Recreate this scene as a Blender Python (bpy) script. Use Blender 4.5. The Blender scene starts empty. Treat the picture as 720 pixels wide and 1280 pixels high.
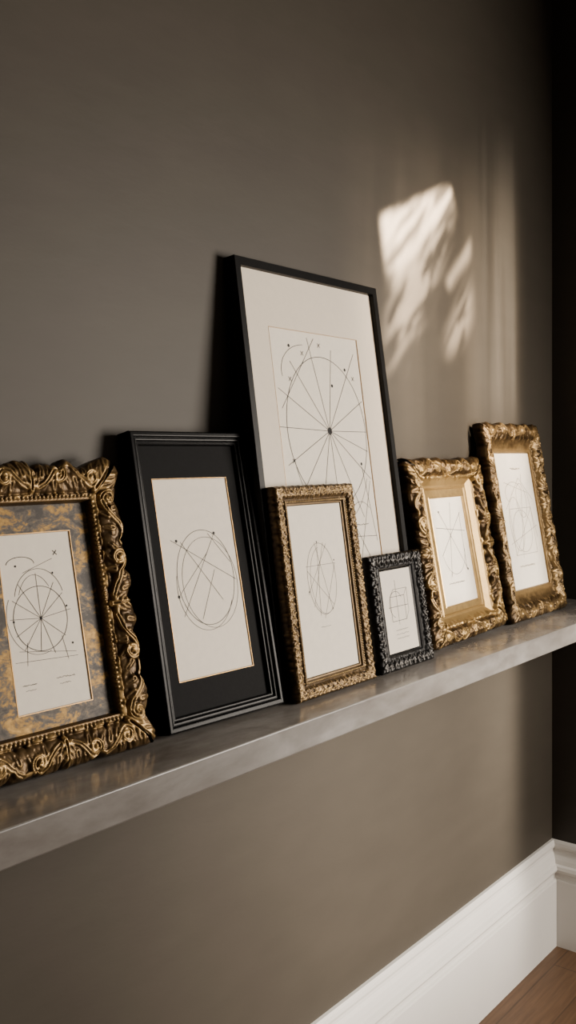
import bpy, math, random
import numpy as np
from mathutils import Matrix, Vector
random.seed(7)
S = bpy.context.scene
COL = S.collection
PI = math.pi

# ------------------------------------------------------------------ dimensions (metres)
WALL_Y = 1.16; CORNER_X = 2.7257
EYE = 1.4362; SHELF_Z = 1.008; SHELF_FRONT = 0.9335; SHELF_T = 0.0458
ROOM_H = 2.9; LEFT_X = -1.4; FRONT_Y = -3.2
BASE_H = 0.30

# ------------------------------------------------------------------ node helpers
def new_mat(name):
    m = bpy.data.materials.new(name); m.use_nodes = True
    nt = m.node_tree
    return m, nt, nt.nodes['Principled BSDF']
def node(nt, t, **kw):
    n = nt.nodes.new(t)
    for k, v in kw.items(): setattr(n, k, v)
    return n
def ramp(nt, src, stops):
    r = node(nt, 'ShaderNodeValToRGB')
    el = r.color_ramp.elements
    while len(el) < len(stops): el.new(0.5)
    for e, (p, c) in zip(el, stops):
        e.position = p; e.color = (c[0], c[1], c[2], 1)
    nt.links.new(src, r.inputs[0]); return r.outputs[0]
def noise(nt, scale, detail=4, rough=0.55, mscale=(1, 1, 1), mrot=(0, 0, 0), dist=0.0):
    tc = node(nt, 'ShaderNodeTexCoord'); mp = node(nt, 'ShaderNodeMapping')
    mp.inputs['Scale'].default_value = mscale; mp.inputs['Rotation'].default_value = mrot
    nt.links.new(tc.outputs['Object'], mp.inputs[0])
    n = node(nt, 'ShaderNodeTexNoise')
    n.inputs['Scale'].default_value = scale; n.inputs['Detail'].default_value = detail
    n.inputs['Roughness'].default_value = rough; n.inputs['Distortion'].default_value = dist
    nt.links.new(mp.outputs[0], n.inputs['Vector'])
    return n.outputs['Fac']
def math_n(nt, op, a, b=None):
    m = node(nt, 'ShaderNodeMath', operation=op)
    for i, v in enumerate((a, b)):
        if v is None: continue
        if isinstance(v, (int, float)): m.inputs[i].default_value = v
        else: nt.links.new(v, m.inputs[i])
    return m.outputs[0]
def mix_col(nt, fac, a, b, blend='MIX'):
    m = node(nt, 'ShaderNodeMix', data_type='RGBA', blend_type=blend)
    ins = [m.inputs[0], m.inputs[6], m.inputs[7]]
    for s, v in zip(ins, (fac, a, b)):
        if isinstance(v, (int, float)): s.default_value = v
        elif isinstance(v, tuple): s.default_value = (v[0], v[1], v[2], 1)
        else: nt.links.new(v, s)
    return m.outputs[2]
def bump(nt, bsdf, h, strength, dist=0.002):
    b = node(nt, 'ShaderNodeBump'); b.inputs['Strength'].default_value = strength
    b.inputs['Distance'].default_value = dist
    nt.links.new(h, b.inputs['Height']); nt.links.new(b.outputs[0], bsdf.inputs['Normal'])

# ------------------------------------------------------------------ materials
def mat_wall(name, k=1.0):
    m, nt, b = new_mat(name)
    f = noise(nt, 2.0, 5, 0.55)
    g = noise(nt, 7, 4, 0.55, (1, 1, 3.5), (0, math.radians(50), 0))
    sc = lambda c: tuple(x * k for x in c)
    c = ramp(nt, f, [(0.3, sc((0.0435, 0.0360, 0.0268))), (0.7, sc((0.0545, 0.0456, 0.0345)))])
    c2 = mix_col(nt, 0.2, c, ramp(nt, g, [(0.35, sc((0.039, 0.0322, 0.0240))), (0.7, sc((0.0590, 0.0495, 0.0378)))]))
    nt.links.new(c2, b.inputs['Base Color']); b.inputs['Roughness'].default_value = 0.62
    b.inputs['Specular IOR Level'].default_value = 0.35
    bump(nt, b, noise(nt, 16, 5, 0.6, (1, 1, 3), (0, math.radians(50), 0)), 0.12, 0.003)
    return m
def mat_flat(name, col, rough=0.5, metal=0.0, nscale=40, var=0.12, bstr=0.0, spec=0.5):
    m, nt, b = new_mat(name)
    f = noise(nt, nscale, 4)
    lo = tuple(x * (1 - var) for x in col); hi = tuple(min(1, x * (1 + var)) for x in col)
    nt.links.new(ramp(nt, f, [(0.3, lo), (0.7, hi)]), b.inputs['Base Color'])
    b.inputs['Roughness'].default_value = rough; b.inputs['Metallic'].default_value = metal
    b.inputs['Specular IOR Level'].default_value = spec
    if bstr: bump(nt, b, f, bstr, 0.001)
    return m
def mat_gold(name, dark, mid, hi, rough=0.38, metal=0.75, worn=0.5):
    m, nt, b = new_mat(name)
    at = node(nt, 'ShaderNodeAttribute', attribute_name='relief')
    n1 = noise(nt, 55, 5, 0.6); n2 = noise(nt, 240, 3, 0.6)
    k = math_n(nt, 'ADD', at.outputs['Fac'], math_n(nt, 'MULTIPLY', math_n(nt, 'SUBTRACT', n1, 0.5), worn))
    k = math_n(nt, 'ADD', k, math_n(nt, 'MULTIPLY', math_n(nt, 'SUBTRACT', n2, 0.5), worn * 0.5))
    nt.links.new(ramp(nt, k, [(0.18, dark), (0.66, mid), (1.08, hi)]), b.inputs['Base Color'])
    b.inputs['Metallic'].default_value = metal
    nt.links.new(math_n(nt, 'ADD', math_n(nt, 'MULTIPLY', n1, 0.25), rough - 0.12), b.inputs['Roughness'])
    b.inputs['Specular IOR Level'].default_value = 0.3
    bump(nt, b, n2, 0.2, 0.0008)
    return m
def mat_mottled():
    m, nt, b = new_mat('mottled_gold_leaf')
    f = noise(nt, 24, 8, 0.68, (1, 1.6, 1), (0, 0, 0.3), 0.6)
    g = noise(nt, 160, 4, 0.6)
    k = math_n(nt, 'ADD', f, math_n(nt, 'MULTIPLY', math_n(nt, 'SUBTRACT', g, 0.5), 0.25))
    c = ramp(nt, k, [(0.41, (0.026, 0.0225, 0.020)), (0.51, (0.068, 0.056, 0.044)), (0.555, (0.18, 0.102, 0.025)), (0.70, (0.38, 0.228, 0.060))])
    nt.links.new(c, b.inputs['Base Color'])
    b.inputs['Metallic'].default_value = 0.35; b.inputs['Roughness'].default_value = 0.5
    b.inputs['Specular IOR Level'].default_value = 0.3
    bump(nt, b, k, 0.15, 0.001)
    return m
def mat_concrete(name, kk, rbase, stretch):
    m, nt, b = new_mat(name)
    f = noise(nt, 5, 8, 0.65, (1, 1.6, stretch), (0, 0, 0.4), 0.5); g = noise(nt, 45, 5, 0.6, (0.4, 1, 1))
    sc = lambda c: tuple(x * kk for x in c)
    c = ramp(nt, f, [(0.30, sc((0.105, 0.091, 0.078))), (0.5, sc((0.175, 0.162, 0.149))), (0.72, sc((0.28, 0.267, 0.254)))])
    c = mix_col(nt, 0.3, c, ramp(nt, g, [(0.3, sc((0.10, 0.088, 0.077))), (0.7, sc((0.27, 0.256, 0.243)))]))
    nt.links.new(c, b.inputs['Base Color'])
    nt.links.new(math_n(nt, 'ADD', math_n(nt, 'MULTIPLY', f, 0.30), rbase), b.inputs['Roughness'])
    b.inputs['Specular IOR Level'].default_value = 0.65
    bump(nt, b, g, 0.06, 0.001)
    return m
def mat_floor():
    m, nt, b = new_mat('oak_planks')
    tc = node(nt, 'ShaderNodeTexCoord')
    br = node(nt, 'ShaderNodeTexBrick'); br.offset = 0.37
    br.inputs['Scale'].default_value = 1; br.inputs['Brick Width'].default_value = 1.3
    br.inputs['Row Height'].default_value = 0.11; br.inputs['Mortar Size'].default_value = 0.0022
    br.inputs['Color1'].default_value = (0.088, 0.045, 0.022, 1); br.inputs['Color2'].default_value = (0.118, 0.064, 0.033, 1)
    br.inputs['Mortar'].default_value = (0.012, 0.007, 0.004, 1)
    nt.links.new(tc.outputs['Object'], br.inputs['Vector'])
    g = noise(nt, 6, 7, 0.65, (1, 14, 1), (0, 0, 0), 0.4)
    c = mix_col(nt, 0.5, br.outputs['Color'], ramp(nt, g, [(0.3, (0.042, 0.021, 0.010)), (0.7, (0.155, 0.088, 0.046))]))
    nt.links.new(c, b.inputs['Base Color']); b.inputs['Roughness'].default_value = 0.45
    b.inputs['Specular IOR Level'].default_value = 0.35
    bump(nt, b, g, 0.1, 0.001)
    return m
M = dict(
    wall=mat_wall('taupe_plaster'), shaded_wall=mat_wall('shaded_taupe_plaster', 0.7), floor=mat_floor(),  # right wall: same taupe plaster, its shade put into a darker colour
    concrete=mat_concrete('polished_concrete_lit', 1.12, 0.04, 1), concrete_edge=mat_concrete('shaded_concrete_edge', 0.74, 0.22, 3),  # shelf top lightened, other faces darkened: light and shade put into the colour
    white=mat_flat('white_paint', (0.66, 0.64, 0.61), 0.38, 0, 6, 0.03),
    ceil=mat_flat('ceiling_paint', (0.10, 0.09, 0.077), 0.8, 0, 6, 0.03),
    black=mat_flat('black_lacquer', (0.0045, 0.0045, 0.0048), 0.26, 0, 60, 0.25, 0.03, 0.08),
    black_satin=mat_flat('black_stained_wood', (0.005, 0.0048, 0.0048), 0.42, 0, 60, 0.25, 0.08, 0.12),
    black_mat=mat_flat('black_mat_board', (0.005, 0.005, 0.0055), 0.8, 0, 200, 0.2, 0.05, 0.15),
    cream=mat_flat('cream_mat_board', (0.72, 0.635, 0.52), 0.85, 0, 90, 0.02, 0.03),
    paper=mat_flat('ivory_paper', (0.81, 0.735, 0.625), 0.9, 0, 70, 0.03, 0.04),
    ink=mat_flat('grey_ink', (0.025, 0.023, 0.022), 0.8, 0, 300, 0.3),
    soft_ink=mat_flat('soft_pencil', (0.10, 0.092, 0.084), 0.8, 0, 300, 0.3),
    faint_ink=mat_flat('faint_pencil', (0.33, 0.285, 0.23), 0.8, 0, 300, 0.2),
    fillet=mat_flat('gold_fillet', (0.40, 0.235, 0.085), 0.4, 0.6, 120, 0.2),
    kraft=mat_flat('brown_backing_board', (0.06, 0.042, 0.028), 0.85, 0, 50, 0.1),
    mottled=mat_mottled(),
    gold_a=mat_gold('antique_bronze_gold', (0.024, 0.0145, 0.0072), (0.088, 0.0525, 0.0205), (0.36, 0.23, 0.086), 0.40, 0.56, 0.4),
    gold_b=mat_gold('speckled_gold', (0.024, 0.0145, 0.0072), (0.12, 0.075, 0.031), (0.42, 0.285, 0.12), 0.38, 0.6, 0.7),
    gold_c=mat_gold('warm_gilt', (0.021, 0.0126, 0.0063), (0.085, 0.050, 0.0197), (0.37, 0.24, 0.090), 0.36, 0.6, 0.42),
    gold_d=mat_gold('dull_gilt', (0.018, 0.0108, 0.0055), (0.066, 0.040, 0.0165), (0.29, 0.188, 0.078), 0.39, 0.58, 0.5),
    liner=mat_flat('bright_gold_liner', (0.52, 0.345, 0.138), 0.30, 0.72, 90, 0.15, 0.06),
    silver=mat_gold('dark_tarnished_silver', (0.005, 0.0046, 0.0046), (0.014, 0.0132, 0.0128), (0.105, 0.098, 0.091), 0.36, 0.55, 0.5),
)

# ------------------------------------------------------------------ object helpers
def mesh_obj(name, verts, faces, mats, parent=None, smooth=False, midx=None, attr=None):
    me = bpy.data.meshes.new(name)
    me.from_pydata([tuple(v) for v in verts], [], faces)
    for m in (mats if isinstance(mats, (list, tuple)) else [mats]): me.materials.append(m)
    if midx is not None: me.polygons.foreach_set('material_index', midx)
    if smooth: me.polygons.foreach_set('use_smooth', [True] * len(me.polygons))
    if attr is not None:
        a = me.attributes.new('relief', 'FLOAT', 'POINT'); a.data.foreach_set('value', np.asarray(attr, np.float32))
    me.update()
    o = bpy.data.objects.new(name, me); COL.objects.link(o)
    if parent: o.parent = parent
    return o
def box_geo(x0, x1, y0, y1, z0, z1):
    v = [(x0, y0, z0), (x1, y0, z0), (x1, y1, z0), (x0, y1, z0), (x0, y0, z1), (x1, y0, z1), (x1, y1, z1), (x0, y1, z1)]
    f = [(0, 3, 2, 1), (4, 5, 6, 7), (0, 1, 5, 4), (1, 2, 6, 5), (2, 3, 7, 6), (3, 0, 4, 7)]
    return v, f
def structure(name, geo, m):
    o = mesh_obj(name, geo[0], geo[1], m); o['kind'] = 'structure'; return o

# ------------------------------------------------------------------ room
th = 0.12
structure('wall_back', box_geo(LEFT_X - th, CORNER_X + th, WALL_Y, WALL_Y + th, 0, ROOM_H), M['wall'])
structure('wall_right', box_geo(CORNER_X, CORNER_X + th, FRONT_Y, WALL_Y, 0, ROOM_H), M['shaded_wall'])
structure('wall_left', box_geo(LEFT_X - th, LEFT_X, FRONT_Y, WALL_Y, 0, ROOM_H), M['wall'])
structure('floor', box_geo(LEFT_X - th, CORNER_X + th, FRONT_Y, WALL_Y + th, -0.1, 0), M['floor'])
structure('ceiling', box_geo(LEFT_X - th, CORNER_X + th, FRONT_Y, WALL_Y + th, ROOM_H, ROOM_H + 0.1), M['ceil'])

# baseboard profile: (distance out from wall, height)
BP = [(0.0, 0.0), (0.024, 0.0), (0.024, 0.190), (0.0225, 0.194), (0.0165, 0.196), (0.0165, 0.210), (0.0235, 0.215), (0.0270, 0.223), (0.0250, 0.232),
      (0.0180, 0.236), (0.0160, 0.248), (0.0120, 0.260), (0.0075, 0.268), (0.0065, 0.276), (0.0120, 0.280), (0.0140, 0.287), (0.0125, 0.295), (0.008, 0.30), (0.0, 0.30)]
def baseboard(name, fn):
    v = []; n = len(BP)
    for e in (0, 1):
        for d, h in BP: v.append(fn(e, d, h))
    f = [(i, i + n, i + 1 + n, i + 1) for i in range(n - 1)]
    structure(name, (v, f), M['white'])
baseboard('baseboard_back', lambda e, d, h: (LEFT_X if e == 0 else CORNER_X - d, WALL_Y - d, h))
baseboard('baseboard_right', lambda e, d, h: (CORNER_X - d, WALL_Y - d if e == 0 else FRONT_Y, h))

# ------------------------------------------------------------------ shelf
sv, sf = box_geo(LEFT_X + 0.25, CORNER_X, SHELF_FRONT, WALL_Y, SHELF_Z - SHELF_T, SHELF_Z)
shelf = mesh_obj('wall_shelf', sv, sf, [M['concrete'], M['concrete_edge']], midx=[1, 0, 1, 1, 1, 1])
bv = shelf.modifiers.new('bevel', 'BEVEL'); bv.width = 0.0022; bv.segments = 3
shelf['label'] = 'long grey concrete shelf fixed to the taupe wall, carrying all the frames'; shelf['category'] = 'shelf'

# ------------------------------------------------------------------ carved relief painting
class Relief:
    def __init__(s, W, H, px=0.0008, m=0.012):
        s.px, s.m = px, m
        s.nx, s.ny = int((W + 2 * m) / px) + 2, int((H + 2 * m) / px) + 2
        s.h = np.zeros((s.ny, s.nx), np.float32); s.W, s.H = W, H
    def dab(s, x, y, r, a, carve=False):
        cx, cy, R = (x + s.m) / s.px, (y + s.m) / s.px, r / s.px
        x0, x1 = max(0, int(cx - R)), min(s.nx, int(cx + R) + 2)
        y0, y1 = max(0, int(cy - R)), min(s.ny, int(cy + R) + 2)
        if x0 >= x1 or y0 >= y1: return
        d = ((np.arange(x0, x1)[None, :] - cx) ** 2 + (np.arange(y0, y1)[:, None] - cy) ** 2) / (R * R)
        v = np.sqrt(np.clip(1 - d, 0, 1)); p = s.h[y0:y1, x0:x1]
        if carve: np.minimum(p, p * (1 - a * v), out=p)
        else: np.maximum(p, a * v, out=p)
    def stroke(s, pts, w0, w1, a0, a1, carve=False):
        P = np.array(pts, float); d = np.hypot(*(P[1:] - P[:-1]).T); L = np.concatenate([[0], np.cumsum(d)])
        if L[-1] <= 0: return
        n = max(3, int(L[-1] / ((0.8 if carve else 0.45) * min(w0, w1) + 0.0003)))
        for q in np.linspace(0, L[-1], n):
            k = q / L[-1]
            s.dab(np.interp(q, L, P[:, 0]), np.interp(q, L, P[:, 1]), w0 + (w1 - w0) * k, a0 + (a1 - a0) * k, carve)
    def soften(s, amp, power, passes=1):
        """worn carving: shallow hollows and rounded edges"""
        h = s.h
        for _ in range(passes):
            q = np.pad(h, 1, mode='edge'); h = (q[:-2, 1:-1] + q[2:, 1:-1] + q[1:-1, :-2] + q[1:-1, 2:] + 2 * h) / 6
        s.h = (amp * np.clip(h / amp, 0, 1.3) ** power).astype(np.float32)
    def sample(s, x, y):
        fx, fy = (x + s.m) / s.px, (y + s.m) / s.px
        ix, iy = np.clip(fx.astype(int), 0, s.nx - 2), np.clip(fy.astype(int), 0, s.ny - 2)
        ax, ay = np.clip(fx - ix, 0, 1), np.clip(fy - iy, 0, 1); h = s.h
        return (h[iy, ix] * (1 - ax) + h[iy, ix + 1] * ax) * (1 - ay) + (h[iy + 1, ix] * (1 - ax) + h[iy + 1, ix + 1] * ax) * ay
    def to(s, side, a, b):
        return ((a, b), (s.W - b, a), (s.W - a, s.H - b), (b, s.H - a))[side]
    def length(s, side): return s.W if side % 2 == 0 else s.H
    def sstroke(s, side, pts, *w): s.stroke([s.to(side, a, b) for a, b in pts], *w)
    def sdab(s, side, a, b, r, h): x, y = s.to(side, a, b); s.dab(x, y, r, h)
def leaf(R, side, a, b, ang, ln, w, h, lobes=3, spread=0.9):
    ca, sa = math.cos(ang), math.sin(ang)
    def loc(u, v): return (a + u * ca - v * sa, b + u * sa + v * ca)
    R.sstroke(side, [loc(0, 0), loc(ln * 0.5, 0), loc(ln, ln * 0.06)], w, w * 0.45, h, h * 0.7)
    for i in range(lobes):
        u = ln * (0.08 + 0.8 * i / lobes); l2 = ln * (0.48 - 0.26 * i / lobes)
        for sg in (-1, 1):
            R.sstroke(side, [loc(u, 0), loc(u + l2 * 0.6 * math.cos(spread), sg * l2 * 0.6 * math.sin(spread)), loc(u + l2 * 1.1 * math.cos(spread * 0.7), sg * l2 * math.sin(spread * 0.8))], w * 0.95, w * 0.45, h * 0.85, h * 0.5)
    R.sstroke(side, [loc(ln * .05, 0), loc(ln * 0.8, 0)], w * 0.3, w * 0.2, 0.5, 0.3, True)
def beads(R, side, b, pitch, r, h, end):
    L = R.length(side); n = int((L - 2 * end) / pitch)
    for i in range(n + 1): R.sdab(side, end + (L - 2 * end) * i / n, b, r, h)
def ground_lumps(R, side, bw, pitch, r, h):
    """low uneven foliage that fills the gaps between the main leaves"""
    L = R.length(side)
    for i in range(int(L / pitch)):
        for j in range(max(2, int(bw / pitch))):
            R.sdab(side, i * pitch + random.uniform(0, pitch), (j + random.uniform(.1, .9)) * bw / max(2, int(bw / pitch)), r * random.uniform(.7, 1.2), h * random.uniform(.5, 1.1))
def scroll_run(R, side, c, pitch, bw, w, h):
    """bold C and S scrolls: a wide stem sweeps across the band and rolls into a large volute, broad leaf tongues lap over the outer edge"""
    L = R.length(side); half = L / 2 - c; n = max(1, round(half / pitch)); p = half / n
    for d in (1, -1):
        for j in range(n):
            a = L / 2 + d * p * (j + 0.08) + random.uniform(-.003, .003); up = 1 if j % 2 == 0 else -1
            X = lambda u, v: (a + d * u * p, bw * (0.5 + up * v))
            # broad tongues behind the scroll, lapping outward and inward
            for u, v, du, dv in ((0.18, -0.05, 0.10, -0.50), (0.40, -0.12, 0.14, -0.40), (0.66, 0.10, 0.20, 0.42), (0.88, 0.02, 0.22, 0.38), (0.52, 0.16, 0.02, 0.36)):
                du += random.uniform(-.05, .05); dv *= random.uniform(.9, 1.1)
                R.sstroke(side, [X(u, v), X(u + du * 0.6, v + dv * 0.7), X(u + du, v + dv)], w * 1.7, w * 0.9, h * 0.70, h * 0.48)
                R.sstroke(side, [X(u, v), X(u + du * 0.5, v + dv * 0.6)], w * 0.40, w * 0.3, 0.40, 0.25, True)
            # stem and volute
            st = [X(-0.10, 0.30), X(0.08, 0.34), X(0.26, 0.22), X(0.42, 0.0), X(0.54, -0.22), X(0.66, -0.34)]
            R.sstroke(side, st, w * 1.0, w * 1.4, h * 0.8, h)
            cx, cy = X(0.70, -0.06); r0 = bw * 0.29
            sp = [(cx + d * r * math.sin(t), cy - up * r * math.cos(t)) for r, t in ((r0 * (1 - 0.62 * q), q * 2.2 * PI) for q in np.linspace(0, 1, 34))]
            R.sstroke(side, sp, w * 1.2, w * 0.7, h, h * 0.95)
            R.sdab(side, cx, cy, w * 1.2, h * 1.10)
            R.sstroke(side, st[1:], w * 0.34, w * 0.34, 0.4, 0.4, True); R.sstroke(side, sp[:20], w * 0.34, w * 0.26, 0.4, 0.3, True)
    leaf(R, side, L / 2, bw * 0.95, -PI / 2, bw * 0.95, w * 1.25, h * 1.05, 3, 0.9)      # shell in the middle of the side

# ------------------------------------------------------------------ mouldings
def ring_grid(outer, inner, side, tau, t):
    ox0, ox1, oy0, oy1 = outer; ix0, ix1, iy0, iy1 = inner
    O = [(ox0, oy0), (ox1, oy0), (ox1, oy1), (ox0, oy1)]; I = [(ix0, iy0), (ix1, iy0), (ix1, iy1), (ix0, iy1)]
    A, B = np.array(O[side]), np.array(O[(side + 1) % 4]); a, b = np.array(I[side]), np.array(I[(side + 1) % 4])
    po = A + (B - A) * tau[..., None]; pi = a + (b - a) * tau[..., None]
    return po + (pi - po) * t[..., None]
OUTW = [(0, -1), (1, 0), (0, 1), (-1, 0)]
def moulding(name, outer, inner, profile, m, parent, relief=None, amp=0.006, step=0.0015, scallop=None, skirt=0.0, attr_base=None):
    pt = [p[0] for p in profile]; pz = [p[1] for p in profile]
    verts, faces, att = [], [], []
    for side in range(4):
        L = (outer[1] - outer[0]) if side % 2 == 0 else (outer[3] - outer[2])
        if relief is None:
            t = np.array(pt); tau = np.array([0.0, 1.0])
        else:
            band = max(abs(outer[0] - inner[0]), abs(outer[2] - inner[2]))
            t = np.unique(np.round(np.concatenate([np.linspace(0, 1, int(band / step) + 2), pt]), 4)); tau = np.linspace(0, 1, int(L / step) + 2)
        TT, SS = np.meshgrid(t, tau)
        P = ring_grid(outer, inner, side, SS, TT); Z = np.interp(TT, pt, pz); K = np.zeros_like(Z)
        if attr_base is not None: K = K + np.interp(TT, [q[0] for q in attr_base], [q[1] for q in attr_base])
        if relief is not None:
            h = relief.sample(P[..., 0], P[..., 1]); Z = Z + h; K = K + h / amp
        if scallop is not None:
            d = scallop(SS, L) * (1 - TT) ** 2
            if side == 0: d = np.minimum(d, 0.0)        # the foot stays straight so the frame stands flat
            P = P + d[..., None] * np.array(OUTW[side])
        sk = np.concatenate([P[:, :1], P], axis=1); Z = np.concatenate([np.full_like(Z[:, :1], skirt), Z], axis=1); K = np.concatenate([K[:, :1] * 0, K], axis=1)
        ns, nd = Z.shape; o = len(verts)
        V = np.concatenate([sk, Z[..., None]], axis=2).reshape(-1, 3)
        verts += V.tolist(); att += K.reshape(-1).tolist()
        for i in range(ns - 1):
            r = o + i * nd
            for j in range(nd - 1): faces.append((r + j, r + nd + j, r + nd + j + 1, r + j + 1))
    return mesh_obj(name, verts, faces, m, parent, smooth=relief is not None, attr=att)
def lobed(pitch, amp, ends=0.0, lo=-0.0015):
    """wavy outline: rounded lobes of uneven size, ears at the corners"""
    def fn(s, L):
        n = max(2, round(L / pitch)); x = s * n + 0.18 * np.sin(2 * PI * s * 1.7 + L * 30)
        v = amp * np.abs(np.sin(PI * x)) ** 0.6 * (0.75 + 0.25 * np.sin(4.1 * x + 1)) + lo
        e = np.minimum(s, 1 - s) * L
        return v * np.clip(e / 0.012, 0, 1) + ends * np.exp(-(e / 0.02) ** 2)
    return fn

class Ink:
    """thin ink lines drawn on a sheet, kept in the sheet's own mesh"""
    def __init__(s, z): s.v, s.f, s.z = [], [], z
    def line(s, pts, w=0.0008, closed=False):
        P = [np.array(p, float) for p in pts]
        for a, b in zip(P, P[1:] + ([P[0]] if closed else [])):
            d = b - a; L = math.hypot(*d)
            if L < 1e-6: continue
            n = np.array((-d[1], d[0])) / L * w * 0.5; e = d / L * w * 0.3; o = len(s.v)
            for q in (a - e - n, b + e - n, b + e + n, a - e + n): s.v.append((q[0], q[1], s.z))
            s.f.append((o, o + 1, o + 2, o + 3))
    def arc(s, cx, cy, rx, ry, a0=0, a1=360, w=0.0008, n=56, rot=0):
        c, q = math.cos(rot), math.sin(rot)
        pts = []
        for k in range(n + 1):
            a = math.radians(a0 + (a1 - a0) * k / n); x, y = rx * math.cos(a), ry * math.sin(a)
            pts.append((cx + x * c - y * q, cy + x * q + y * c))
        s.line(pts, w)
    def chord(s, cx, cy, rx, ry, a0, a1, w=0.0008, over=1.0):
        p = [(cx + rx * over * math.cos(math.radians(a)), cy + ry * over * math.sin(math.radians(a))) for a in (a0, a1)]; s.line(p, w)
    def dot(s, x, y, r):
        o = len(s.v)
        for k in range(10): s.v.append((x + r * math.cos(k * PI / 5), y + r * math.sin(k * PI / 5), s.z))
        s.f.append(tuple(range(o, o + 10)))
    def scribble(s, x, y, l, h=0.0018, w=0.0005):
        n = int(l / 0.0011)
        s.line([(x + l * i / n, y + h * (random.random() - 0.5) * (0 if random.random() < .12 else 1)) for i in range(n + 1)], w)
    def cross(s, x, y, r, w=0.0006): s.line([(x - r, y - r), (x + r, y + r)], w); s.line([(x - r, y + r), (x + r, y - r)], w)
def sheet(name, rect, z, ink, parent, inkmat):
    x0, x1, y0, y1 = rect
    v = [(x0, y0, z), (x1, y0, z), (x1, y1, z), (x0, y1, z)]; f = [(0, 1, 2, 3)]
    o = len(v); v += ink.v; f += [tuple(i + o for i in q) for q in ink.f]
    return mesh_obj(name, v, f, [M['paper'], inkmat], parent, midx=[0] + [1] * len(ink.f))
def backing(W, H, parent, z1=0.006, inset=0.008):
    g = box_geo(inset, W - inset, inset, H - inset, 0.0012, z1); return mesh_obj('backing_board', g[0], g[1], M['kraft'], parent)

def frame_root(xb, yb, yaw, lean, W, label):
    """Empty at the back bottom edge; local x along the frame, y up its face, z out of its face"""
    p, q = math.radians(yaw), math.radians(lean)
    e = Vector((math.cos(p), math.sin(p), 0)); u = Vector((-math.sin(p) * math.sin(q), math.cos(p) * math.sin(q), math.cos(q))); n = e.cross(u)
    o = bpy.data.objects.new('picture_frame', None); COL.objects.link(o); o.empty_display_size = 0.05
    o.matrix_world = Matrix(((e.x, u.x, n.x, xb), (e.y, u.y, n.y, yb), (e.z, u.z, n.z, SHELF_Z), (0, 0, 0, 1)))
    o['label'] = label; o['category'] = 'picture frame'; o['group'] = 'framed drawings leaning on the shelf'
    return o
def grow(r, d): return (r[0] - d, r[1] + d, r[2] - d, r[3] + d)

# ================================================================== 1 ornate gilt frame, mottled mat
W, H = 0.3000, 0.4149
f1 = frame_root(0.6859, 1.0629, -2.69, 13.03, W, 'ornate gold frame with scrollwork and mottled gold mat, cut by the left edge')
R = Relief(W, H)
bw = 0.041
for side in range(4):
    ground_lumps(R, side, bw, 0.010, 0.0095, 0.0046)
    scroll_run(R, side, 0.036, 0.070, bw, 0.0042, 0.0098)
    leaf(R, side, 0.042, 0.040, PI * 1.25, 0.050, 0.0064, 0.0102, 3, 0.8)
R.soften(0.0100, 0.80)
for side in range(4): beads(R, side, 0.0472, 0.0066, 0.0029, 0.0028, 0.050)
op1 = (0.054, W - 0.052, 0.056, H - 0.056)
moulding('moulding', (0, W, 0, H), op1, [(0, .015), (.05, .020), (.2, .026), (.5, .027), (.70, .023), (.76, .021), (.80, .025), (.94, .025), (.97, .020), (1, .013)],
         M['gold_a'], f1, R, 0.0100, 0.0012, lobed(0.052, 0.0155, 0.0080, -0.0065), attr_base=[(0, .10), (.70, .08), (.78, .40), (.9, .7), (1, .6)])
pr = (0.096, 0.214, 0.081, 0.319)
mt = moulding('mat', grow(op1, 0.003), pr, [(0, .0135), (1, .0135)], M['mottled'], f1, skirt=0.012)
moulding('fillet', grow(pr, 0.0016), pr, [(0, .0140), (.6, .0140), (1, .012)], M['fillet'], mt, skirt=0.0130)
k = Ink(0.0125)
cx, cy = pr[0] + 0.46 * 0.117, pr[2] + 0.51 * 0.238
k.arc(cx, cy, 0.043, 0.044, w=0.0009); k.dot(cx, cy, 0.0020)
for a, l in ((8, .05), (38, .050), (60, .054), (90, .062), (121, .058), (146, .050), (176, .048), (206, .046), (232, .050), (262, .045), (288, .052), (322, .046)):
    k.line([(cx, cy), (cx + l * math.cos(math.radians(a)), cy + l * math.sin(math.radians(a)))], 0.0007)
k.arc(cx + 0.002, cy + 0.022, 0.040, 0.046, 15, 165, 0.0007); k.arc(cx - 0.004, cy + 0.010, 0.030, 0.050, 40, 150, 0.0006)
k.arc(cx - 0.006, cy + 0.004, 0.047, 0.052, 150, 290, 0.0006)
k.line([(cx - 0.040, cy - 0.040), (cx + 0.050, cy - 0.052)], 0.0006); k.line([(cx - 0.048, cy - 0.054), (cx + 0.052, cy - 0.058)], 0.0006)
k.line([(cx - 0.030, cy - 0.060), (cx - 0.026, cy - 0.030)], 0.0006); k.line([(cx + 0.036, cy - 0.060), (cx + 0.030, cy - 0.028)], 0.0006)
k.arc(cx - 0.022, cy + 0.076, 0.022, 0.010, 0, 175, 0.0009); k.line([(cx - 0.02, cy + 0.064), (cx + 0.03, cy + 0.080)], 0.0006)
for dx, dy in ((-0.043, 0.0), (0.044, 0.012), (0.028, 0.06), (-0.03, 0.074), (0.046, -0.04)): k.dot(cx + dx, cy + dy, 0.0016)
k.cross(cx + 0.036, cy + 0.088, 0.003, 0.0012)
k.scribble(pr[0] + 0.012, pr[2] + 0.036, 0.022); k.scribble(pr[0] + 0.016, pr[2] + 0.029, 0.016); k.scribble(pr[0] + 0.066, pr[2] + 0.038, 0.030, 0.0024); k.scribble(pr[0] + 0.070, pr[2] + 0.030, 0.018)
sheet('drawing', grow(pr, 0.001), 0.0122, k, f1, M['ink']); backing(W, H, f1)

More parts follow.
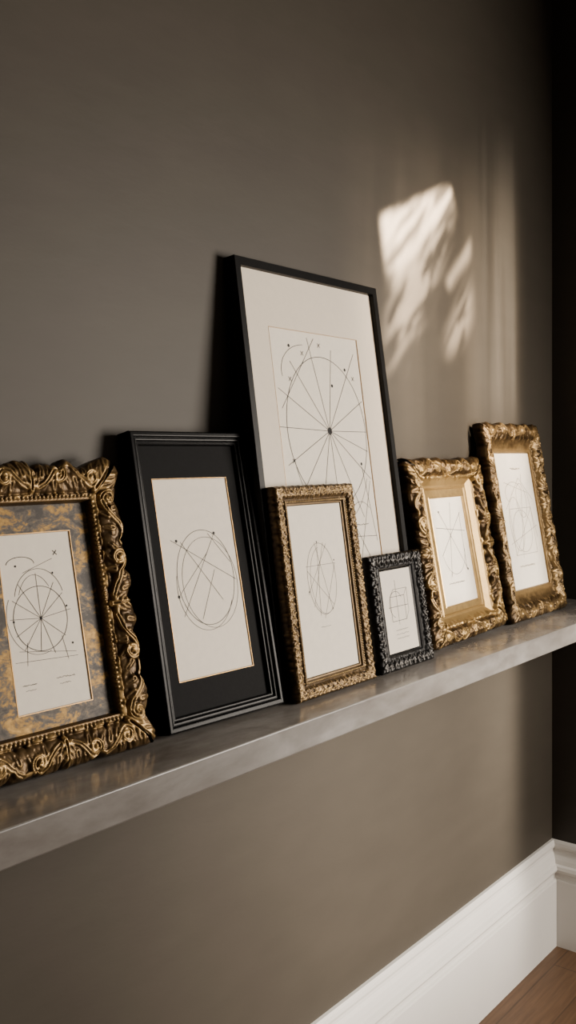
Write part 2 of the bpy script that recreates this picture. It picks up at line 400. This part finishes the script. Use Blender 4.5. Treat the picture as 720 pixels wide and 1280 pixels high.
# ================================================================== 2 black stepped frame, black mat
W, H = 0.2530, 0.4646
f2 = frame_root(1.0280, 1.0598, -3.64, 11.97, W, 'black frame with stepped ridges and wide black mat around a circle drawing')
op = (0.022, W - 0.022, 0.022, H - 0.022)
moulding('moulding', (0, W, 0, H), op, [(0, .0275), (.03, .0288), (.07, .0296), (.12, .030), (.30, .030), (.35, .0297), (.39, .0289), (.42, .0276), (.43, .0262), (.47, .0258), (.50, .0262), (.56, .0264), (.64, .0262), (.68, .0254), (.71, .0242), (.72, .0228), (.76, .0224), (.80, .0228), (.88, .0228), (.93, .0222), (.97, .0210), (1, .0155)], M['black'], f2)
pr = (0.0440, 0.2055, 0.072, 0.388)
mt = moulding('mat', grow(op, 0.003), pr, [(0, .0165), (1, .0165)], M['black_mat'], f2, skirt=0.0155)
moulding('fillet', grow(pr, 0.0014), pr, [(0, .0171), (.5, .0171), (1, .0152)], M['fillet'], mt, skirt=0.0162)
k = Ink(0.0157); cx, cy = 0.131, 0.226
k.arc(cx, cy, 0.062, 0.077, w=0.0009); k.arc(cx + 0.008, cy - 0.009, 0.060, 0.074, 0, 360, 0.0007, rot=0.10); k.arc(cx - 0.005, cy - 0.012, 0.060, 0.073, 165, 335, 0.0007)
for a, b in (((-0.066, 0.064), (0.066, -0.010)), ((-0.058, -0.058), (0.030, 0.070)), ((-0.064, -0.026), (0.010, 0.040)), ((-0.046, 0.060), (0.030, -0.040)), ((0.016, 0.070), (0.058, 0.020)), ((0.020, 0.010), (-0.020, -0.066))):
    k.line([(cx + a[0], cy + a[1]), (cx + b[0], cy + b[1])], 0.0008)
for dx, dy in ((-0.064, -0.026), (-0.054, 0.062), (0.030, 0.070)): k.dot(cx + dx, cy + dy, 0.0026)
sheet('drawing', grow(pr, 0.001), 0.0154, k, f2, M['ink']); backing(W, H, f2)

# ================================================================== 7 tall thin black frame, cream mat
W, H = 0.4550, 0.7790
f7 = frame_root(1.2856, 1.0463, 0.0, 8.25, W, 'tallest frame, thin flat black with cream mat and spoked circle drawing, behind the others')
op = (0.016, W - 0.016, 0.016, H - 0.016)
moulding('moulding', (0, W, 0, H), op, [(0, .0240), (.05, .025), (.92, .025), (.97, .0242), (1, .013)], M['black_satin'], f7)
pr = (0.086, 0.369, 0.112, 0.660)
mt = moulding('mat', grow(op, 0.003), pr, [(0, .0155), (1, .0155)], M['cream'], f7, skirt=0.0145)
moulding('fillet', grow(pr, 0.0012), pr, [(0, .0160), (.5, .0160), (1, .0138)], M['fillet'], mt, skirt=0.0152)
k = Ink(0.0145); cx, cy = 0.241, 0.470; w = 0.0013
k.arc(cx - 0.004, cy, 0.128, 0.145, 0, 360, w); k.dot(cx, cy, 0.0076)
for a, l in ((0, .125), (27, .138), (55, .195), (78, .165), (103, .185), (128, .165), (152, .165), (178, .155), (205, .155), (228, .18), (252, .18), (272, .20), (296, .19), (322, .155), (342, .128)):
    k.line([(cx, cy), (cx + l * math.cos(math.radians(a)), cy + l * math.sin(math.radians(a)))], w * 0.9)
k.arc(cx - 0.05, cy + 0.11, 0.08, 0.055, 95, 190, w * 0.8); k.arc(cx + 0.0, cy - 0.01, 0.125, 0.170, 195, 330, w * 0.7)
k.arc(cx + 0.075, cy - 0.24, 0.06, 0.10, 60, 150, w * 0.7); k.arc(cx - 0.06, cy - 0.25, 0.085, 0.085, 0, 360, w * 0.8)
for a, b in (((0.02, -0.14), (0.12, -0.30)), ((0.118, -0.10), (0.03, -0.32)), ((-0.15, -0.20), (0.12, -0.21)), ((0.095, -0.07), (0.12, -0.22)), ((-0.14, 0.04), (-0.02, 0.18))):
    k.line([(cx + a[0], cy + a[1]), (cx + b[0], cy + b[1])], w * 0.8)
for a in (40, 92, 118, 145, 200): k.cross(cx + 0.152 * math.cos(math.radians(a)) * 0.86, cy + 0.168 * math.sin(math.radians(a)), 0.0038, w)
for dx, dy in ((0.025, 0.09), (0.095, -0.065), (0.075, 0.125), (-0.10, 0.16)): k.dot(cx + dx, cy + dy, 0.0034)
k.scribble(cx - 0.10, cy - 0.175, 0.05, 0.003, 0.0008); k.scribble(cx + 0.05, cy - 0.185, 0.045, 0.003, 0.0008)
sheet('drawing', grow(pr, 0.001), 0.0141, k, f7, M['ink']); backing(W, H, f7)

# ================================================================== 3 narrow speckled gold frame
W, H = 0.2385, 0.3693
f3 = frame_root(1.2975, 1.0165, 0.0, 8.6, W, 'narrow speckled gold frame with faint oval sketch, in front of the tall thin black frame')
R = Relief(W, H)
for side in range(4):
    L = R.length(side); c = 0.010; n = round((L - 2 * c) / 0.0135); p = (L - 2 * c) / n
    ground_lumps(R, side, 0.023, 0.0045, 0.0034, 0.0019)
    for j in range(n + 1):
        a = c + p * j + random.uniform(-.0012, .0012); b = 0.0115 + random.uniform(-.0012, .0012)
        for q in range(5):
            an = 2 * PI * q / 5 + random.uniform(-.3, .3) + j * 0.7; l = random.uniform(.0045, .0065)
            R.sstroke(side, [(a, b), (a + l * math.cos(an), b + l * math.sin(an))], 0.0026, 0.0019, 0.0030, 0.0026)
        R.sdab(side, a, b, 0.0022, 0.0044)
        R.sdab(side, a + p / 2, 0.0045 + random.uniform(-.001, .001), 0.0032, 0.0032)
        R.sdab(side, a + p / 2, 0.0190 + random.uniform(-.001, .001), 0.0029, 0.0030)
    beads(R, side, 0.0285, 0.0046, 0.0020, 0.0022, 0.030)
op = (0.040, W - 0.040, 0.036, H - 0.036)
moulding('moulding', (0, W, 0, H), op, [(0, .013), (.06, .0165), (.12, .0180), (.5, .0175), (.60, .0145), (.66, .0135), (.70, .0155), (.84, .0155), (.88, .012), (.95, .0115), (1, .009)],
         M['gold_b'], f3, R, 0.0044, 0.0012, lobed(0.0135, 0.0016, 0, -0.0006), attr_base=[(0, .18), (.5, .14), (.7, .40), (.9, .55), (1, .4)])
k = Ink(0.0099); cx, cy = 0.118, 0.200; w = 0.0008
k.arc(cx, cy, 0.042, 0.064, 0, 360, w, rot=0.05); k.arc(cx + 0.004, cy - 0.003, 0.038, 0.060, 100, 300, w * 0.8)
for a, b in ((72, 225), (105, 300), (160, 20), (200, 60), (250, 95), (310, 165), (20, 265)): k.chord(cx, cy, 0.042, 0.064, a, b, w * 0.9, random.uniform(1.0, 1.12))
for dx, dy in ((-0.042, -0.02), (0.042, 0.03), (0.022, -0.056), (-0.004, 0.066)): k.dot(cx + dx, cy + dy, 0.0018)
k.scribble(cx - 0.02, cy - 0.085, 0.03)
sheet('drawing', grow(op, 0.002), 0.0096, k, f3, M['soft_ink']); backing(W, H, f3)

# ================================================================== 4 tiny dark silver frame
W, H = 0.1938, 0.2252
f4 = frame_root(1.5650, 1.0165, 0.0, 9.0, W, 'tiny dark silver beaded frame, the smallest on the shelf, between two gold frames')
R = Relief(W, H)
for side in range(4):
    L = R.length(side); c = 0.012; n = round((L - 2 * c) / 0.0165); p = (L - 2 * c) / n
    ground_lumps(R, side, 0.024, 0.0055, 0.004, 0.0018)
    for j in range(n + 1):
        a = c + p * j + random.uniform(-.0012, .0012)
        for dd, ln in ((-0.8, .011), (0, .014), (0.8, .011)):
            dd += random.uniform(-.2, .2)
            R.sstroke(side, [(a, 0.019), (a + ln * 0.75 * math.sin(dd), 0.019 - ln * math.cos(dd))], 0.0022, 0.0030, 0.003, random.uniform(.0036, .0052))
        R.sdab(side, a + p / 2, 0.020, 0.0030, random.uniform(.0032, .0048))
op = (0.044, W - 0.044, 0.034, H - 0.034)
moulding('moulding', (0, W, 0, H), op, [(0, .011), (.08, .014), (.45, .015), (.62, .012), (.68, .0125), (.78, .0125), (.84, .010), (1, .0075)],
         M['silver'], f4, R, 0.0050, 0.0013, lobed(0.0165, 0.0018, 0, -0.0005), attr_base=[(0, .14), (.6, .10), (.72, .4), (.85, .25), (1, .25)])
k = Ink(0.0086); cx, cy = 0.095, 0.114; w = 0.0010
k.arc(cx - 0.008, cy + 0.010, 0.024, 0.026, 30, 250, w)
k.line([(cx - 0.028, cy - 0.022), (cx + 0.024, cy - 0.022), (cx + 0.024, cy + 0.026), (cx - 0.028, cy + 0.026)], w, True)
k.line([(cx - 0.004, cy + 0.058), (cx - 0.004, cy - 0.030)], w); k.line([(cx - 0.036, cy + 0.006), (cx + 0.036, cy + 0.006)], w); k.line([(cx + 0.024, cy + 0.026), (cx + 0.036, cy + 0.040), (cx - 0.014, cy + 0.040), (cx - 0.028, cy + 0.026)], w * 0.8)
k.line([(cx + 0.036, cy + 0.040), (cx + 0.036, cy - 0.006), (cx + 0.024, cy - 0.022)], w * 0.8)
for q in range(3): k.scribble(cx - 0.02, cy - 0.040 - q * 0.008, 0.045, 0.002, 0.0006)
sheet('drawing', grow(op, 0.002), 0.0083, k, f4, M['ink']); backing(W, H, f4)

# ================================================================== 5 chunky gold frame with bright liner
W, H = 0.378, 0.4107
f5 = frame_root(1.8152, 1.0586, 3.26, 10.56, W, 'chunky carved gold frame with bright gold inner liner, right of the tiny dark frame')
R = Relief(W, H, 0.001)
for side in range(4):
    bw = 0.047 if side % 2 else 0.040
    ground_lumps(R, side, bw, 0.012, 0.0105, 0.0050)
    scroll_run(R, side, 0.036, 0.080, bw, 0.0054, 0.0120)
    leaf(R, side, 0.050, 0.046, PI * 1.25, 0.060, 0.0084, 0.0128, 3, 0.8)
R.soften(0.0122, 0.80)
op = (0.090, W - 0.090, 0.066, H - 0.070)
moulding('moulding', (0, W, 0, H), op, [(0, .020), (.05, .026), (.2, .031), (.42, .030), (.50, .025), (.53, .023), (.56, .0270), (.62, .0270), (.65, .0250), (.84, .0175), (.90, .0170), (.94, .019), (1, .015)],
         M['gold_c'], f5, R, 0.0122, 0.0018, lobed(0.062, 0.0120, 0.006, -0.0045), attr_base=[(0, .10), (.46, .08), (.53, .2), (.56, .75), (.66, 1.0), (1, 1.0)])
pr = (0.107, W - 0.097, 0.080, H - 0.088)
moulding('liner', grow(op, 0.003), pr, [(0, .0165), (.15, .0170), (.8, .0165), (.88, .0172), (.96, .0165), (1, .0125)], M['liner'], f5, skirt=0.0120)
k = Ink(0.0134); cx, cy = (pr[0] + pr[1]) / 2, (pr[2] + pr[3]) / 2 + 0.01; w = 0.0013
for a, b in (((-0.06, -0.02), (0.065, 0.075)), ((-0.045, 0.08), (0.06, -0.06)), ((-0.07, 0.045), (0.075, 0.03)), ((-0.03, -0.07), (0.02, 0.10)), ((0.06, 0.075), (0.055, -0.06))):
    k.line([(cx + a[0], cy + a[1]), (cx + b[0], cy + b[1])], w)
k.arc(cx, cy, 0.06, 0.066, 200, 350, w * 0.7)
k.scribble(cx - 0.05, cy - 0.085, 0.08, 0.003, 0.0009); k.dot(cx - 0.045, cy + 0.08, 0.003); k.dot(cx + 0.06, cy - 0.06, 0.003)
sheet('drawing', grow(pr, 0.002), 0.0130, k, f5, M['ink']); backing(W, H, f5)

# ================================================================== 6 far gold frame with dull cove
W, H = 0.336, 0.5020
f6 = frame_root(2.2140, 1.0654, 0.67, 9.92, W, 'gold frame with dull gold cove and faint sketch, farthest right beside the dark corner')
R = Relief(W, H, 0.001)
for side in range(4):
    ground_lumps(R, side, 0.034, 0.011, 0.0095, 0.0045)
    scroll_run(R, side, 0.024, 0.062, 0.036, 0.0048, 0.0105)
    leaf(R, side, 0.034, 0.032, PI * 1.25, 0.038, 0.0066, 0.0105, 3, 0.8)
R.soften(0.0106, 0.80)
op = (0.064, W - 0.056, 0.076, H - 0.076)
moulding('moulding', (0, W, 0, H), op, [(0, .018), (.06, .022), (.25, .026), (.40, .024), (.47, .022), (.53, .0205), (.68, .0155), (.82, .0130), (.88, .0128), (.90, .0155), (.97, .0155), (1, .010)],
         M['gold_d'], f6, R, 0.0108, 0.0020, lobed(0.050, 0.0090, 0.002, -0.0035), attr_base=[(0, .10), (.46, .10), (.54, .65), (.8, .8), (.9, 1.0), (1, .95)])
k = Ink(0.0110); cx, cy = (op[0] + op[1]) / 2, (op[2] + op[3]) / 2; w = 0.0014
k.line([(cx - 0.06, cy - 0.09), (cx + 0.07, cy - 0.09), (cx + 0.07, cy + 0.03), (cx - 0.06, cy + 0.03)], w, True); k.arc(cx, cy - 0.03, 0.055, 0.055, 0, 360, w)
k.line([(cx - 0.06, cy - 0.09), (cx + 0.07, cy + 0.03)], w); k.line([(cx - 0.08, cy + 0.03), (cx + 0.02, cy + 0.11), (cx + 0.09, cy + 0.05)], w)
k.arc(cx + 0.02, cy + 0.05, 0.03, 0.045, 0, 360, w); k.scribble(cx - 0.05, cy - 0.12, 0.09, 0.005, w * 0.8); k.scribble(cx - 0.02, cy + 0.135, 0.06, 0.005, w * 0.8)
k.line([(cx - 0.08, cy - 0.06), (cx + 0.09, cy - 0.02)], w); k.line([(cx - 0.02, cy - 0.10), (cx + 0.04, cy + 0.12)], w); k.arc(cx - 0.03, cy - 0.01, 0.04, 0.07, 0, 360, w)
k.line([(cx - 0.07, cy + 0.10), (cx + 0.06, cy + 0.07), (cx + 0.085, cy - 0.05)], w); k.arc(cx - 0.02, cy + 0.07, 0.05, 0.03, 20, 220, w)
sheet('drawing', grow(op, 0.002), 0.0106, k, f6, M['faint_ink']); backing(W, H, f6)

# ------------------------------------------------------------------ light
def add_light(name, kind, loc, target, energy, color, **kw):
    l = bpy.data.lights.new(name, kind); l.energy = energy; l.color = color
    for a, b in kw.items(): setattr(l, a, b)
    o = bpy.data.objects.new(name, l); COL.objects.link(o); o.location = loc
    o.rotation_euler = (Vector(target) - Vector(loc)).to_track_quat('-Z', 'Y').to_euler()
    return o
add_light('assumed_key_light', 'AREA', (2.62, -0.58, 1.30), (1.62, -0.32, 1.03), 146, (1.0, 0.90, 0.785), shape='RECTANGLE', size=1.15, size_y=1.3)  # assumed soft key, an area lamp added inside the room; no window built

def patterned_spot(name, loc, target, energy, color, angle, shapes, radius=0.01):
    """a spot lamp whose beam is broken into patches (assumed sun dapples with no panes or leaves built, plus added fill pools)"""
    o = add_light(name, 'SPOT', loc, target, energy, color, spot_size=angle, spot_blend=0.1, shadow_soft_size=radius)
    bpy.context.view_layer.update()
    inv = o.matrix_world.inverted()
    l = o.data; l.use_nodes = True; nt = l.node_tree; em = nt.nodes['Emission']
    tc = node(nt, 'ShaderNodeTexCoord'); sp = node(nt, 'ShaderNodeSeparateXYZ'); nt.links.new(tc.outputs['Normal'], sp.inputs[0])
    A = math_n(nt, 'DIVIDE', sp.outputs[0], sp.outputs[2]); B = math_n(nt, 'DIVIDE', sp.outputs[1], sp.outputs[2])
    def dot(nx, ny): return math_n(nt, 'ADD', math_n(nt, 'MULTIPLY', A, nx), math_n(nt, 'MULTIPLY', B, ny))
    total = None
    for poly, softs, gain, streak in shapes:
        q = []
        for x, z in poly:
            r = inv @ Vector((x, WALL_Y, z)); q.append((r.x / r.z, r.y / r.z))
        mx, my = sum(a for a, _ in q) / len(q), sum(b for _, b in q) / len(q)
        d0 = abs((inv @ Vector((poly[0][0], WALL_Y, poly[0][1]))).z)
        prod = None
        for i in range(len(q)):
            (ax, ay), (bx, by) = q[i], q[(i + 1) % len(q)]
            nx, ny = -(by - ay), bx - ax; ll = math.hypot(nx, ny); nx /= ll; ny /= ll; c = nx * ax + ny * ay
            if nx * mx + ny * my - c < 0: nx, ny, c = -nx, -ny, -c
            soft = (softs if isinstance(softs, (int, float)) else softs[i]) / d0
            v = math_n(nt, 'SUBTRACT', dot(nx, ny), c)
            mr = node(nt, 'ShaderNodeMapRange', interpolation_type='SMOOTHSTEP')
            nt.links.new(v, mr.inputs['Value']); mr.inputs['From Min'].default_value = -soft; mr.inputs['From Max'].default_value = soft
            prod = mr.outputs[0] if prod is None else math_n(nt, 'MULTIPLY', prod, mr.outputs[0])
        if streak:
            freq, ang, lo, hi, floor_, stretch = streak
            ca, sa = math.cos(ang), math.sin(ang)
            cb = node(nt, 'ShaderNodeCombineXYZ')
            nt.links.new(math_n(nt, 'MULTIPLY', dot(-sa, ca), freq), cb.inputs[0]); nt.links.new(math_n(nt, 'MULTIPLY', dot(ca, sa), freq * stretch), cb.inputs[1])
            nz = node(nt, 'ShaderNodeTexNoise'); nz.inputs['Scale'].default_value = 1; nz.inputs['Detail'].default_value = 2; nz.inputs['Distortion'].default_value = 0.4
            nt.links.new(cb.outputs[0], nz.inputs['Vector'])
            mr = node(nt, 'ShaderNodeMapRange', interpolation_type='SMOOTHSTEP'); nt.links.new(nz.outputs['Fac'], mr.inputs['Value'])
            mr.inputs['From Min'].default_value = lo; mr.inputs['From Max'].default_value = hi
            mr.inputs['To Min'].default_value = floor_
            prod = math_n(nt, 'MULTIPLY', prod, mr.outputs[0])
        prod = math_n(nt, 'MULTIPLY', prod, gain)
        total = prod if total is None else math_n(nt, 'ADD', total, prod)
    nt.links.new(total, em.inputs['Strength'])
    return o
DG = math.radians(46); UP = math.radians(90)
patterned_spot('assumed_sun_patch_spot', (2.6, -1.4, 2.75), (2.02, WALL_Y, 1.82), 22000, (1.0, 0.79, 0.56), math.radians(26), [  # added spot for the assumed sun; noise and polygons mask it, no leaves exist
    ([(1.803, 1.952), (2.109, 2.083), (2.135, 2.040), (1.985, 1.905), (1.865, 1.815), (1.824, 1.838)], (0.014, 0.018, 0.045, 0.065, 0.055, 0.018), 1.0, (62, DG, 0.40, 0.56, 0.20, 0.22)),
    ([(1.824, 1.640), (1.888, 1.635), (2.07, 1.88), (2.12, 2.00), (2.06, 2.01), (1.86, 1.82)], (0.10, 0.05, 0.05, 0.02, 0.06, 0.05), 0.30, (95, DG, 0.42, 0.58, 0.04, 0.22)),
    ([(2.09, 1.848), (2.217, 1.968), (2.220, 1.930), (2.109, 1.830)], 0.018, 0.26, (80, DG, 0.36, 0.58, 0.35, 0.15)),
    ([(2.08, 1.69), (2.210, 1.858), (2.226, 1.770), (2.12, 1.67)], 0.040, 0.28, (95, DG, 0.41, 0.57, 0.10, 0.2)),
    ([(1.80, 1.35), (2.46, 1.35), (2.46, 1.98), (1.80, 1.98)], (0.22, 0.12, 0.30, 0.22), 0.055, (22, UP, 0.3, 0.7, 0.45, 0.08))])  # added broad glow around the sun patch
patterned_spot('assumed_sliver_added_fill', (2.05, -2.4, 1.55), (2.05, WALL_Y, 1.20), 1850, (1.0, 0.89, 0.76), math.radians(60), [  # added spot: assumed strip of sun near the corner, plus fill
    ([(2.28, 1.56), (2.485, 1.56), (2.485, 2.05), (2.28, 2.05)], (0.10, 0.035, 0.32, 0.12), 1.15, (60, UP, 0.35, 0.6, 0.35, 0.03)),
    ([(2.28, 0.45), (2.485, 0.45), (2.485, 1.60), (2.28, 1.60)], (0.35, 0.05, 0.10, 0.14), 0.42, None),
    ([(1.30, 0.15), (2.48, 0.15), (2.48, 0.98), (1.30, 0.98)], (0.30, 0.10, 0.02, 0.45), 0.66, None),  # added fill pool to brighten the lower wall, not part of the sliver
    ([(2.10, -0.30), (2.90, -0.30), (2.90, 0.30), (2.10, 0.30)], (0.2, 0.1, 0.12, 0.25), 0.12, None),  # added low fill to brighten the baseboard by the corner
    ([(1.88, 1.08), (2.06, 1.06), (2.10, 1.36), (1.95, 1.40)], 0.04, 0.50, None)])  # added pool to brighten the paper of the chunky gold frame

w = bpy.data.worlds.new('room_ambient'); S.world = w; w.use_nodes = True
w.node_tree.nodes['Background'].inputs[0].default_value = (1.0, 0.95, 0.87, 1); w.node_tree.nodes['Background'].inputs[1].default_value = 0.17

# ------------------------------------------------------------------ camera
cd = bpy.data.cameras.new('camera'); cam = bpy.data.objects.new('camera', cd); COL.objects.link(cam)
cam.location = (0, 0, EYE); cam.rotation_euler = (PI / 2, 0, math.radians(38.2278 - 90))
cd.sensor_width = 36; cd.lens = 1216.77 * 36 / 1280; cd.shift_y = -(640 - 564.14) / 1280; cd.clip_start = 0.02
S.camera = cam
